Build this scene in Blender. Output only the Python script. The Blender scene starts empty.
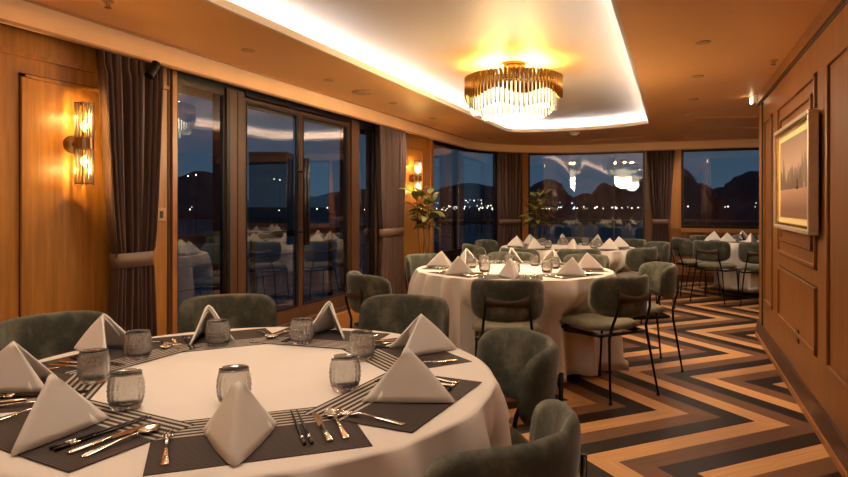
import bpy, bmesh, math, random
from math import sin, cos, pi, radians, hypot, atan2, sqrt
from mathutils import Vector, Matrix, geometry
random.seed(7)
SC = bpy.context.scene
COL = SC.collection
EYE = 1.27; FPX = 630.0; YH = 205.0
TH = math.atan(251.0 / 630.0)
CT, ST = cos(TH), sin(TH)
CEIL = 2.33

# ------------------------------------------------------------------ camera
cam = bpy.data.cameras.new('camera'); camo = bpy.data.objects.new('camera', cam); COL.objects.link(camo)
camo.location = (0, 0, EYE); camo.rotation_euler = (pi / 2, 0, TH)
cam.sensor_width = 36; cam.lens = 36 * FPX / 848; cam.shift_y = -(238.5 - YH) / 848
cam.clip_start = 0.02; cam.clip_end = 3000
SC.camera = camo

def at(px, py, z):
    """photo pixel on the level plane z -> x, y in the room"""
    Z = FPX * (EYE - z) / (py - YH); X = (px - 424) / FPX * Z
    return X * CT - Z * ST, X * ST + Z * CT
def px_of(x, y):
    return 424 + FPX * (x * CT + y * ST) / max(1e-3, (-x * ST + y * CT))

# ------------------------------------------------------------------ materials
def new_mat(name):
    m = bpy.data.materials.new(name); m.use_nodes = True
    nt = m.node_tree; b = nt.nodes['Principled BSDF']
    return m, nt, b
def N(nt, t, **kw):
    n = nt.nodes.new(t)
    for k, v in kw.items(): setattr(n, k, v)
    return n
def math_n(nt, op, a, b=None, c=None):
    n = N(nt, 'ShaderNodeMath', operation=op)
    for i, v in enumerate((a, b, c)):
        if v is None: continue
        if isinstance(v, (int, float)): n.inputs[i].default_value = v
        else: nt.links.new(v, n.inputs[i])
    return n.outputs[0]
def ramp(nt, fac, stops, interp='LINEAR'):
    n = N(nt, 'ShaderNodeValToRGB'); cr = n.color_ramp; cr.interpolation = interp
    while len(cr.elements) < len(stops): cr.elements.new(0.5)
    for e, (p, c) in zip(cr.elements, stops):
        e.position = p; e.color = (c[0], c[1], c[2], 1)
    nt.links.new(fac, n.inputs[0]); return n.outputs[0]
def noise(nt, vec, scale, detail=3, rough=.5):
    n = N(nt, 'ShaderNodeTexNoise'); n.inputs['Scale'].default_value = scale
    n.inputs['Detail'].default_value = detail; n.inputs['Roughness'].default_value = rough
    if vec is not None: nt.links.new(vec, n.inputs['Vector'])
    return n.outputs[0]
def coords(nt, kind='Object', scale=(1, 1, 1), rot=(0, 0, 0)):
    tc = N(nt, 'ShaderNodeTexCoord'); mp = N(nt, 'ShaderNodeMapping')
    mp.inputs['Scale'].default_value = scale; mp.inputs['Rotation'].default_value = rot
    nt.links.new(tc.outputs[kind], mp.inputs['Vector']); return mp.outputs[0]
def bump(nt, b, h, strength=.2, dist=.01):
    n = N(nt, 'ShaderNodeBump'); n.inputs['Strength'].default_value = strength; n.inputs['Distance'].default_value = dist
    nt.links.new(h, n.inputs['Height']); nt.links.new(n.outputs[0], b.inputs['Normal'])
def simple(name, col, rough=.5, metal=0., nz=0.08, nscale=30, **kw):
    m, nt, b = new_mat(name)
    c0 = tuple(max(0, c * (1 - nz)) for c in col); c1 = tuple(min(1, c * (1 + nz)) for c in col)
    f = noise(nt, coords(nt), nscale)
    nt.links.new(ramp(nt, f, [(.3, c0), (.7, c1)]), b.inputs['Base Color'])
    b.inputs['Roughness'].default_value = rough; b.inputs['Metallic'].default_value = metal
    for k, v in kw.items(): b.inputs[k].default_value = v
    return m
def wood(name, c0, c1, rough=.38, scale=(14, 14, .9), coat=.0):
    m, nt, b = new_mat(name)
    v = coords(nt, scale=scale)
    f = noise(nt, v, 2.2, 6, .62)
    v2 = coords(nt, scale=(1.3, 1.3, .35)); f2 = noise(nt, v2, 1.6, 2)
    s = math_n(nt, 'ADD', math_n(nt, 'MULTIPLY', f, .7), math_n(nt, 'MULTIPLY', f2, .3))
    nt.links.new(ramp(nt, s, [(.36, c0), (.64, c1)]), b.inputs['Base Color'])
    b.inputs['Roughness'].default_value = rough
    b.inputs['Coat Weight'].default_value = coat
    bump(nt, b, f, .06, .004)
    return m
def emis(name, col, strength):
    m, nt, b = new_mat(name)
    b.inputs['Base Color'].default_value = (*col, 1)
    b.inputs['Emission Color'].default_value = (*col, 1); b.inputs['Emission Strength'].default_value = strength
    return m
M = {}
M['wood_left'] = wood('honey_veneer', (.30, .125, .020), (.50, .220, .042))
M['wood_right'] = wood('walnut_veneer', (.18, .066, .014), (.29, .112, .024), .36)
M['wood_frame'] = wood('frame_wood', (.060, .026, .011), (.10, .043, .018), .42)
M['wood_trim'] = wood('trim_wood', (.30, .115, .028), (.42, .175, .045), .35)
M['base_dark'] = wood('dark_baseboard', (.05, .018, .008), (.085, .03, .012), .35)
M['groove'] = simple('groove_painted_shade', (.028, .012, .007), .6)  # dark colour stands in for shade inside panel grooves and vent slots
M['dark_frame'] = simple('dark_bronze_frame', (.012, .010, .011), .35, .3)
M['metal_black'] = simple('black_metal', (.012, .011, .012), .38, .6)
M['ceiling'] = simple('tan_ceiling', (.84, .44, .16), .42, 0, .05, 1.2)
M['tray'] = simple('tray_ceiling', (.74, .66, .57), .55, 0, .03, 1.0)
M['cornice'] = simple('cream_cornice', (.90, .64, .40), .5, 0, .03, 4)
M['white_plastic'] = simple('white_plastic', (.8, .76, .68), .4)
M['bronze_disc'] = simple('bronze_disc', (.52, .29, .13), .4)
M['brass'] = simple('brass', (.78, .50, .16), .24, 1.0, .05)
M['brass_tube'] = simple('brass_tube', (.62, .36, .09), .30, 1.0, .1)
M['aged_brass'] = simple('aged_brass', (.20, .11, .045), .35, .9)
M['silver'] = simple('polished_steel', (.75, .72, .68), .14, 1.0, .02)
M['gold'] = simple('gold_plate', (.85, .73, .60), .16, 1.0, .03)
M['chop'] = simple('black_lacquer', (.012, .008, .008), .25)
M['seat_wood'] = wood('bracket_wood', (.030, .016, .010), (.055, .026, .014), .4)
M['leg_wood'] = wood('pale_leg_wood', (.5, .32, .16), (.6, .4, .2), .5)
M['plaster'] = simple('rear_wall_paint', (.40, .26, .14), .6)
M['deck'] = simple('deck_paint', (.05, .05, .05), .6)
M['rail'] = simple('dark_rail', (.012, .010, .010), .5)
M['hill'] = simple('night_hill', (.19, .145, .15), 1, 0, .3, .05)
M['tower'] = simple('night_tower', (.16, .15, .15), .9)
M['pot'] = simple('glazed_pot', (.30, .22, .15), .35)
M['soil'] = simple('soil', (.03, .02, .012), .9)
M['stem'] = simple('stem_bark', (.16, .12, .05), .7)
M['mount'] = simple('cream_mount', (.92, .74, .36), .6, 0, .03)
M['frame_silver'] = simple('champagne_frame', (.62, .50, .36), .35, .35, .08)
M['rubber'] = simple('rubber', (.01, .01, .01), .7)
M['led'] = emis('cool_led', (.78, .89, 1.0), 27)
M['bulb'] = emis('warm_bulb', (1.0, .62, .22), 40)
M['shade_glow'] = emis('opal_glass_lit', (1.0, .84, .55), 2.8)
M['lens'] = emis('downlight_lens', (1.0, .72, .42), 6)
M['endlamp'] = emis('lamp_face_lit', (1.0, .78, .5), 5)
M['town'] = emis('shore_lamp_light', (1.0, .86, .62), 7)
M['town_blue'] = emis('shore_lamp_cool', (.6, .85, 1.0), 8)

# linen (tablecloth, napkins)
def linen(name, col, sc=900, st=.12, big=.0):
    m, nt, b = new_mat(name)
    v = coords(nt)
    f = noise(nt, v, 6, 3)
    c0 = tuple(c * .95 for c in col)
    nt.links.new(ramp(nt, f, [(.3, c0), (.7, col)]), b.inputs['Base Color'])
    b.inputs['Roughness'].default_value = .85
    b.inputs['Sheen Weight'].default_value = .15
    f2 = noise(nt, v, sc, 1); bump(nt, b, f2, st, .001)
    return m
M['cloth'] = linen('white_tablecloth', (.76, .70, .65))
M['napkin'] = linen('white_napkin', (.76, .72, .68))
# velvet
def velvet(name, c0, c1, c2):
    m, nt, b = new_mat(name)
    v = coords(nt, 'Object')
    f = noise(nt, v, 7, 5, .68)
    nt.links.new(ramp(nt, f, [(.38, c0), (.5, c1), (.64, c2)]), b.inputs['Base Color'])
    b.inputs['Roughness'].default_value = .8
    b.inputs['Sheen Weight'].default_value = .35; b.inputs['Sheen Roughness'].default_value = .4
    b.inputs['Sheen Tint'].default_value = (.85, .84, .72, 1)
    f2 = noise(nt, v, 300, 1); bump(nt, b, f2, .1, .001)
    return m
M['velvet'] = velvet('green_velvet', (.026, .031, .025), (.050, .055, .042), (.125, .122, .088))  # palest patches brightened in the colour to stand in for highlights
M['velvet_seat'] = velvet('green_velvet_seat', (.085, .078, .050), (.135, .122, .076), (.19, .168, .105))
# curtains
def curtain_mat():
    m, nt, b = new_mat('grey_brown_curtain')
    f = noise(nt, coords(nt, scale=(60, 60, 3)), 4, 3)
    nt.links.new(ramp(nt, f, [(.3, (.055, .025, .020)), (.7, (.105, .052, .038))]), b.inputs['Base Color'])
    b.inputs['Roughness'].default_value = .55; b.inputs['Sheen Weight'].default_value = .08
    return m
M['curtain'] = curtain_mat()
M['tie'] = simple('curtain_tie', (.17, .105, .07), .55)
# leaves
def leaf_mat():
    m, nt, b = new_mat('broad_leaf')
    f = noise(nt, coords(nt), 7, 2)
    nt.links.new(ramp(nt, f, [(.3, (.045, .065, .015)), (.7, (.24, .22, .045))]), b.inputs['Base Color'])
    b.inputs['Roughness'].default_value = .4
    return m
M['leaf'] = leaf_mat()
# window glass: clear pane with a mirror part that follows Fresnel
def pane_mat():
    m = bpy.data.materials.new('window_pane'); m.use_nodes = True; nt = m.node_tree; nt.nodes.clear()
    out = N(nt, 'ShaderNodeOutputMaterial'); mix = N(nt, 'ShaderNodeMixShader')
    tr = N(nt, 'ShaderNodeBsdfTransparent'); gl = N(nt, 'ShaderNodeBsdfGlossy')
    tr.inputs[0].default_value = (.78, .84, .88, 1); gl.inputs['Roughness'].default_value = .012
    gl.inputs[0].default_value = (1, 1, 1, 1)
    fr = N(nt, 'ShaderNodeFresnel'); fr.inputs[0].default_value = 1.62
    k = math_n(nt, 'MINIMUM', math_n(nt, 'MULTIPLY', fr.outputs[0], 2.9), .8)
    nt.links.new(k, mix.inputs[0]); nt.links.new(tr.outputs[0], mix.inputs[1]); nt.links.new(gl.outputs[0], mix.inputs[2])
    nt.links.new(mix.outputs[0], out.inputs[0]); return m
M['pane'] = pane_mat()
def glass_mat(name, col, rough, ior=1.45, tr=1.0):
    m, nt, b = new_mat(name)
    b.inputs['Base Color'].default_value = (*col, 1); b.inputs['Transmission Weight'].default_value = tr
    b.inputs['Roughness'].default_value = rough; b.inputs['IOR'].default_value = ior
    bump(nt, b, noise(nt, coords(nt), 120, 2), .15, .002)
    return m
M['tumbler'] = glass_mat('cut_glass', (.99, .98, .97), .03, 1.38, .86)
M['crystal'] = glass_mat('crystal_rod', (1, .93, .80), .25, 1.3, .45)
# floor: chevron of three woods
def floor_mat():
    m, nt, b = new_mat('chevron_parquet')
    tc = N(nt, 'ShaderNodeTexCoord'); sp = N(nt, 'ShaderNodeSeparateXYZ'); nt.links.new(tc.outputs['Object'], sp.inputs[0])
    x, y = sp.outputs[0], sp.outputs[1]
    H = .9075
    t = math_n(nt, 'PINGPONG', math_n(nt, 'SUBTRACT', y, 3.25 - 20 * 2 * H), H)
    q = math_n(nt, 'SUBTRACT', x, math_n(nt, 'MULTIPLY', t, .88 / H))
    q = math_n(nt, 'DIVIDE', math_n(nt, 'ADD', q, .625 + .5405 * 30), .1802)
    idx = math_n(nt, 'FLOOR', math_n(nt, 'MODULO', q, 3.0))
    frac = math_n(nt, 'FRACT', q)
    strip = math_n(nt, 'FLOOR', q)
    arm = math_n(nt, 'FLOOR', math_n(nt, 'DIVIDE', math_n(nt, 'ADD', y, 20 * H - 3.25), H))
    cb = N(nt, 'ShaderNodeCombineXYZ'); nt.links.new(strip, cb.inputs[0]); nt.links.new(arm, cb.inputs[1])
    wn = N(nt, 'ShaderNodeTexWhiteNoise', noise_dimensions='2D'); nt.links.new(cb.outputs[0], wn.inputs['Vector'])
    base = ramp(nt, math_n(nt, 'DIVIDE', math_n(nt, 'ADD', idx, .5), 3.0),
                [(0, (.016, .007, .004)), (.3333, (.56, .30, .125)), (.6667, (.155, .072, .034))], 'CONSTANT')
    cg = N(nt, 'ShaderNodeCombineXYZ'); nt.links.new(math_n(nt, 'MULTIPLY', q, 5.0), cg.inputs[0]); nt.links.new(math_n(nt, 'MULTIPLY', y, 1.6), cg.inputs[1])
    g = noise(nt, cg.outputs[0], 1.6, 5, .6)
    k = math_n(nt, 'ADD', math_n(nt, 'MULTIPLY', g, .7), math_n(nt, 'ADD', math_n(nt, 'MULTIPLY', wn.outputs[0], .28), .50))
    mx = N(nt, 'ShaderNodeVectorMath', operation='SCALE'); nt.links.new(base, mx.inputs[0]); nt.links.new(k, mx.inputs['Scale'])
    nt.links.new(mx.outputs[0], b.inputs['Base Color'])
    b.inputs['Roughness'].default_value = .42; b.inputs['Specular IOR Level'].default_value = .12
    edge = math_n(nt, 'LESS_THAN', math_n(nt, 'PINGPONG', frac, .5), .012)
    h = math_n(nt, 'SUBTRACT', math_n(nt, 'MULTIPLY', g, .3), edge)
    bump(nt, b, h, .25, .002)
    return m
M['floor'] = floor_mat()
# placemat: inner third broad stripes, outer part fine dark ribs
def mat_mat():
    m, nt, b = new_mat('woven_placemat')
    tc = N(nt, 'ShaderNodeTexCoord'); sp = N(nt, 'ShaderNodeSeparateXYZ'); nt.links.new(tc.outputs['Object'], sp.inputs[0])
    y = sp.outputs[1]; x = sp.outputs[0]
    wide = math_n(nt, 'LESS_THAN', math_n(nt, 'FRACT', math_n(nt, 'MULTIPLY', math_n(nt, 'ADD', y, 2.0), 52.0)), .44)
    fine = math_n(nt, 'LESS_THAN', math_n(nt, 'FRACT', math_n(nt, 'MULTIPLY', math_n(nt, 'ADD', y, 2.0), 150.0)), .30)
    inner = math_n(nt, 'GREATER_THAN', y, .035)
    f = math_n(nt, 'ADD', math_n(nt, 'MULTIPLY', inner, wide), math_n(nt, 'MULTIPLY', math_n(nt, 'SUBTRACT', 1.0, inner), math_n(nt, 'MULTIPLY', fine, .13)))
    weave = math_n(nt, 'FRACT', math_n(nt, 'MULTIPLY', x, 260.0))
    c = ramp(nt, f, [(0, (.030, .019, .018)), (1, (.46, .40, .34))])
    nt.links.new(c, b.inputs['Base Color']); b.inputs['Roughness'].default_value = .75; b.inputs['Specular IOR Level'].default_value = .25
    bump(nt, b, weave, .25, .001)
    return m
M['placemat'] = mat_mat()
def water_mat():
    m, nt, b = new_mat('night_water')
    v = coords(nt, scale=(.35, .35, .35)); f = noise(nt, v, 1.0, 4, .6)
    nt.links.new(ramp(nt, f, [(.35, (.07, .155, .20)), (.65, (.10, .21, .26))]), b.inputs['Base Color'])
    b.inputs['Roughness'].default_value = .6; b.inputs['Specular IOR Level'].default_value = .05
    bump(nt, b, f, .8, .6); return m
M['water'] = water_mat()
def painting_mat():
    m, nt, b = new_mat('painted_misty_bay')
    tc = N(nt, 'ShaderNodeTexCoord'); sp = N(nt, 'ShaderNodeSeparateXYZ'); nt.links.new(tc.outputs['Object'], sp.inputs[0])
    u, v = sp.outputs[1], sp.outputs[2]          # along the wall, height (centre = 0)
    sky = ramp(nt, math_n(nt, 'ADD', math_n(nt, 'MULTIPLY', v, 1.9), .5), [(.1, (.30,.16,.10)), (.35, (.62,.38,.24)), (.62, (.75,.52,.36)), (1, (.36, .24, .16))])
    col = sky
    for (sc, lo, hgt, c, off) in ((5.0, -.02, .42, (.36, .25, .17), 3.1), (8.0, -.05, .34, (.22, .15, .10), 7.7)):
        cx = N(nt, 'ShaderNodeCombineXYZ'); nt.links.new(math_n(nt, 'ADD', u, off), cx.inputs[0])
        n = noise(nt, cx.outputs[0], sc, 3)
        top = math_n(nt, 'ADD', math_n(nt, 'MULTIPLY', math_n(nt, 'SUBTRACT', n, .42), hgt * 2.2), lo)
        k = math_n(nt, 'MULTIPLY', math_n(nt, 'LESS_THAN', v, top), math_n(nt, 'GREATER_THAN', v, lo - .03))
        mx = N(nt, 'ShaderNodeMix', data_type='RGBA'); nt.links.new(k, mx.inputs[0]); nt.links.new(col, mx.inputs[6]); mx.inputs[7].default_value = (*c, 1)
        col = mx.outputs[2]
    nt.links.new(col, b.inputs['Base Color']); b.inputs['Roughness'].default_value = .35
    return m
M['painting'] = painting_mat()

# ------------------------------------------------------------------ mesh helpers
class MB:
    def __init__(s): s.v = []; s.f = []
    def add(s, vs, fs, mat=None):
        o = len(s.v)
        s.v += [tuple(mat @ Vector(p)) if mat else tuple(p) for p in vs]
        s.f += [tuple(i + o for i in f) for f in fs]
        return s
    def box(s, x0, x1, y0, y1, z0, z1, mat=None):
        vs = [(x, y, z) for z in (z0, z1) for y in (y0, y1) for x in (x0, x1)]
        return s.add(vs, [(0, 2, 3, 1), (4, 5, 7, 6), (0, 1, 5, 4), (2, 6, 7, 3), (0, 4, 6, 2), (1, 3, 7, 5)], mat)
    def tube(s, pts, r, n=8, cap=True):
        pts = [Vector(p) for p in pts]; rs = r if isinstance(r, (list, tuple)) else [r] * len(pts)
        vs = []; up0 = None
        for i, p in enumerate(pts):
            d = (pts[min(i + 1, len(pts) - 1)] - pts[max(i - 1, 0)]).normalized()
            if up0 is None:
                up0 = Vector((0, 0, 1)) if abs(d.z) < .9 else Vector((1, 0, 0))
            a = d.cross(up0).normalized(); b2 = a.cross(d).normalized(); up0 = b2
            for k in range(n):
                t = 2 * pi * k / n; vs.append(p + a * (rs[i] * cos(t)) + b2 * (rs[i] * sin(t)))
        fs = []
        for i in range(len(pts) - 1):
            for k in range(n):
                fs.append((i * n + k, i * n + (k + 1) % n, (i + 1) * n + (k + 1) % n, (i + 1) * n + k))
        if cap:
            fs.append(tuple(range(n))[::-1]); fs.append(tuple((len(pts) - 1) * n + k for k in range(n)))
        return s.add(vs, fs)
    def lathe(s, prof, n=24, c=(0, 0, 0), fn=None):
        vs = []
        for j, (r, z) in enumerate(prof):
            for k in range(n):
                t = 2 * pi * k / n; rr = fn(r, z, t, j) if fn else r
                vs.append((c[0] + rr * cos(t), c[1] + rr * sin(t), c[2] + z))
        fs = []
        for j in range(len(prof) - 1):
            for k in range(n):
                fs.append((j * n + k, j * n + (k + 1) % n, (j + 1) * n + (k + 1) % n, (j + 1) * n + k))
        fs.append(tuple(range(n))[::-1]); m = (len(prof) - 1) * n; fs.append(tuple(m + k for k in range(n)))
        return s.add(vs, fs)
    def cyl(s, c, r, z0, z1, n=20): return s.lathe([(r, z0), (r, z1)], n, (c[0], c[1], 0))
    def sphere(s, c, r, n=12, sz=1):
        m = n // 2
        prof = [(max(1e-4, r * sin(pi * j / m)), -r * sz * cos(pi * j / m)) for j in range(m + 1)]
        return s.lathe(prof, n, c)
    def grid(s, nu, nv, fn, closed_u=False):
        vs = [fn(i, j) for j in range(nv) for i in range(nu)]; fs = []
        for j in range(nv - 1):
            for i in range(nu if closed_u else nu - 1):
                a = j * nu + i; b = j * nu + (i + 1) % nu
                fs.append((a, b, b + nu, a + nu))
        return s.add(vs, fs)
    def build(s, name, mat, parent=None, smooth=False, bevel=0, loc=None, rz=0, solid=0, subd=0, centre=False, recalc=True):
        vs = s.v
        if centre:
            c = [(min(p[i] for p in vs) + max(p[i] for p in vs)) / 2 for i in range(3)]
            vs = [(p[0] - c[0], p[1] - c[1], p[2] - c[2]) for p in vs]; loc = c
        me = bpy.data.meshes.new(name); me.from_pydata(vs, [], s.f); me.validate(); me.update()
        if recalc:
            bm = bmesh.new(); bm.from_mesh(me); bmesh.ops.recalc_face_normals(bm, faces=bm.faces); bm.to_mesh(me); bm.free()
        me.materials.append(M[mat] if isinstance(mat, str) else mat)
        if smooth:
            for p in me.polygons: p.use_smooth = True
        o = bpy.data.objects.new(name, me); COL.objects.link(o)
        if parent: o.parent = parent
        if loc: o.location = loc
        o.rotation_euler[2] = rz
        if solid:
            q = o.modifiers.new('thick', 'SOLIDIFY'); q.thickness = solid; q.offset = 0
        if bevel:
            q = o.modifiers.new('bevel', 'BEVEL'); q.width = bevel; q.segments = 2; q.limit_method = 'ANGLE'; q.angle_limit = radians(40)
        if subd:
            q = o.modifiers.new('sub', 'SUBSURF'); q.levels = subd; q.render_levels = subd
        return o
def tag(o, label=None, cat=None, group=None, kind=None):
    if label: o['label'] = label
    if cat: o['category'] = cat
    if group: o['group'] = group
    if kind: o['kind'] = kind
    return o
def thing(name, label, cat, loc=(0, 0, 0), rz=0, group=None):
    o = bpy.data.objects.new(name, None); COL.objects.link(o); o.location = loc; o.rotation_euler[2] = rz
    o.empty_display_size = .05
    return tag(o, label, cat, group)
def copy_thing(root, loc, rz, label, group=None):
    r = root.copy(); COL.objects.link(r); r.location = loc; r.rotation_euler[2] = rz
    r['label'] = label
    if group: r['group'] = group
    for ch in [o for o in SC.objects if o.parent == root]:
        c = ch.copy(); COL.objects.link(c); c.parent = r
        for g in [o for o in SC.objects if o.parent == ch]:
            d = g.copy(); COL.objects.link(d); d.parent = c
    return r
USED = {}
def place(proto, loc, rz, label, group=None):
    if proto.name not in USED:
        USED[proto.name] = 1
        proto.location = loc; proto.rotation_euler[2] = rz; proto['label'] = label
        if group: proto['group'] = group
        return proto
    return copy_thing(proto, loc, rz, label, group)
def struct(o): o['kind'] = 'structure'; return o

# ------------------------------------------------------------------ window-side path (left wall, rounded corner, back wall)
WX = -3.24; RC = 1.74; CY = 9.6; CX = WX + RC; ARC = RC * pi / 2; BY = CY + RC
def P(s, off=0.0):
    """off > 0 is outward"""
    if s < CY: return (WX - off, s)
    a = (s - CY) / RC
    if a < pi / 2: return (CX - (RC + off) * cos(a), CY + (RC + off) * sin(a))
    return (CX + (s - CY - ARC), BY + off)
def S(px, off=0.0):
    lo, hi = .3, 17.5
    for _ in range(60):
        mid = (lo + hi) / 2
        x, y = P(mid, off)
        if px_of(x, y) < px: lo = mid
        else: hi = mid
    return lo
def slab(mb, s0, s1, o0, o1, z0, z1, step=.16):
    """curved box along the path"""
    if s1 < CY or s0 > CY + ARC: n = 1
    else: n = max(1, int((s1 - s0) / step))
    ring = []
    for i in range(n + 1):
        s = s0 + (s1 - s0) * i / n
        a, b = P(s, o0), P(s, o1)
        ring.append([(a[0], a[1], z0), (b[0], b[1], z0), (b[0], b[1], z1), (a[0], a[1], z1)])
    vs = [p for r in ring for p in r]; fs = []
    for i in range(n):
        for k in range(4):
            fs.append((i * 4 + k, i * 4 + (k + 1) % 4, (i + 1) * 4 + (k + 1) % 4, (i + 1) * 4 + k))
    fs.append((0, 1, 2, 3)); fs.append(tuple(n * 4 + k for k in (3, 2, 1, 0)))
    mb.add(vs, fs); return mb

SEND = CY + ARC + 4.6          # end of the back wall
# floor
fl = MB().box(WX - .3, 3.3, -2.6, BY + .3, -.08, 0)
struct(fl.build('floor', 'floor'))

# ---- ceiling with the recessed tray
tray = [(-2.25, -.2), (-2.25, 4), (-2.25, 8.82), (-2.20, 8.95), (-2.06, 9.05), (-1.82, 9.11), (-1.53, 9.13), (-1.2, 9.11), (-.9, 9.04), (-.6, 8.9), (-.315, 8.70), (-.305, 4), (-.305, -.2)]
def offset_poly(p, d):
    out = []
    n = len(p)
    for i in range(n):
        a, b, c = Vector(p[i - 1]), Vector(p[i]), Vector(p[(i + 1) % n])
        n1 = Vector((-(b - a).y, (b - a).x)).normalized(); n2 = Vector((-(c - b).y, (c - b).x)).normalized()
        nn = (n1 + n2).normalized(); k = 1 / max(.5, nn.dot(n1))
        out.append(tuple(b + nn * d * k))
    return out
outer = [(WX - .3, -2.6), (WX - .3, BY + .3), (3.3, BY + .3), (3.3, -2.6)]
def holed(name, mat, hole, z, thick, outline=outer):
    polys = [[Vector((x, y, 0)) for x, y in outline], [Vector((x, y, 0)) for x, y in hole]]
    tris = geometry.tessellate_polygon(polys); allp = [p for pl in polys for p in pl]
    n = len(allp)
    mb = MB(); vs = [(p.x, p.y, z) for p in allp] + [(p.x, p.y, z + thick) for p in allp]
    fs = [tuple(t) for t in tris] + [tuple(i + n for i in reversed(t)) for t in tris]
    no, nh = len(outline), len(hole)
    for i in range(no): fs.append((i, (i + 1) % no, (i + 1) % no + n, i + n))
    for i in range(nh):
        a, b = no + i, no + (i + 1) % nh; fs.append((a, b, b + n, a + n))
    mb.add(vs, fs); return mb.build(name, mat)
struct(holed('ceiling', 'ceiling', tray, CEIL, .02))
rec = offset_poly(tray, .20)
# upper ceiling of the tray and its side walls
mb = MB(); n = len(rec)
ZT = 2.475
tri = geometry.tessellate_polygon([[Vector((x, y, 0)) for x, y in rec]])
mb.add([(x, y, ZT) for x, y in rec] + [(x, y, ZT + .02) for x, y in rec], [tuple(t) for t in tri] + [tuple(i + n for i in t) for t in tri])
mb.add([(x, y, CEIL + .02) for x, y in rec] + [(x, y, ZT + .02) for x, y in rec], [(i, (i + 1) % n, (i + 1) % n + n, i + n) for i in range(n)])
struct(mb.build('ceiling_tray', 'tray'))
lip_out = offset_poly(tray, .02)
mb = MB(); k = len(tray)
lip_in = offset_poly(tray, -.004)
vs = [(x, y, CEIL - .001) for x, y in lip_in] + [(x, y, CEIL + .045) for x, y in lip_in] + [(x, y, CEIL + .045) for x, y in lip_out] + [(x, y, CEIL - .001) for x, y in lip_out]
fs = []
for i in range(k):
    j = (i + 1) % k
    for a in range(4):
        b = (a + 1) % 4; fs.append((a * k + i, a * k + j, b * k + j, b * k + i))
mb.add(vs, fs); struct(mb.build('trim_tray_lip', 'tray'))
# LED strip in the cove
led = offset_poly(tray, .10)
mb = MB(); pts = [(x, y, CEIL + .032) for x, y in led]
for i in range(len(pts)):
    mb.tube([pts[i], pts[(i + 1) % len(pts)]], .010, 6)
tag(mb.build('led_strip', 'led'), 'cool white light strip hidden in the cove around the ceiling recess', 'light strip')

# ---- cornice band along the windows
BO = -.14
mb = MB(); slab(mb, -2.6, SEND, BO, BO + .03, 2.18, CEIL)
struct(mb.build('trim_cornice', 'cornice'))
mb = MB(); slab(mb, -2.6, SEND, BO - .012, BO, 2.18, 2.192); slab(mb, -2.6, SEND, BO - .012, BO, CEIL - .014, CEIL)
struct(mb.build('trim_cornice_bead', 'bronze_disc'))

# ---- wall segments on the window side
def wallseg(name, p0, p1, z0=0., z1=CEIL, mat='wood_left', o0=0.0, o1=.12, s0=None, s1=None):
    mb = MB(); slab(mb, S(p0) if s0 is None else s0, S(p1) if s1 is None else s1, o0, o1, z0, z1)
    return struct(mb.build(name, mat))
GT = 2.14; GF = 2.19
sw = {k: S(k) for k in (167, 170, 175, 225, 229, 243, 297, 303, 348, 355, 375, 382, 431, 497, 522, 528, 645, 680)}
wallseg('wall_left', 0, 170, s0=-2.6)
wallseg('trim_post_a', 170.5, 175, mat='wood_trim', o0=-.02)
mb = MB(); slab(mb, sw[167], S(169), -.004, 0, 0, CEIL); struct(mb.build('trim_groove', 'groove'))
wallseg('wall_left_rear_panel', 382, 431)
wallseg('trim_post_b', 375, 382, mat='wood_frame', o0=-.02)
wallseg('trim_post_c', 430, 432.5, mat='wood_trim', o0=-.02)
wallseg('wall_corner', 497, 523, mat='wood_frame')
wallseg('trim_post_d', 522, 528, mat='wood_trim', o0=-.02)
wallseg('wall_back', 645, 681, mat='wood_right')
wallseg('trim_post_e', 671, 681, mat='wood_trim', o0=-.03, z0=.88)
wallseg('wall_back_lower', 681, 0, z0=0, z1=.82, mat='wood_right', s1=SEND)
wallseg('trim_sill', 681, 0, z0=.82, z1=.885, mat='wood_trim', s1=SEND, o0=-.05)
wallseg('wall_back_header', 681, 0, z0=GF, z1=CEIL, mat='dark_frame', s1=SEND)
wallseg('wall_corner_lower', 432, 497, z0=0, z1=.53, mat='dark_frame')
wallseg('wall_corner_header', 432, 497, z0=GF, z1=CEIL, mat='dark_frame')
wallseg('wall_back_lower_glazed', 528, 645, z0=0, z1=.53, mat='dark_frame')
wallseg('wall_back_header_glazed', 528, 645, z0=GF, z1=CEIL, mat='dark_frame')
wallseg('wall_left_header', 175, 375, z0=GT, z1=CEIL, mat='dark_frame')
wallseg('trim_threshold', 175, 382, z0=0, z1=.17, mat='wood_trim', o0=-.10)
wallseg('trim_threshold_step', 175, 382, z0=.17, z1=.21, mat='wood_frame', o0=-.05)
# rear wainscot mouldings below the back window
mb = MB()
s0 = S(686)
for k in range(5):
    a, b = s0 + k * .95, s0 + k * .95 + .85
    for (u0, u1, z0, z1) in ((a, b, .72, .735), (a, b, .14, .155), (a, a + .015, .14, .735), (b - .015, b, .14, .735)):
        slab(mb, u0, u1, -.012, 0, z0, z1)
struct(mb.build('trim_wainscot_back', 'wood_frame'))
wallseg('baseboard_back', 645, 0, z0=0, z1=.11, mat='base_dark', s1=SEND, o0=-.02, o1=0)
wallseg('baseboard_left', 0, 170, z0=0, z1=.11, mat='base_dark', s0=-2.6, o0=-.02, o1=0)

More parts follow.
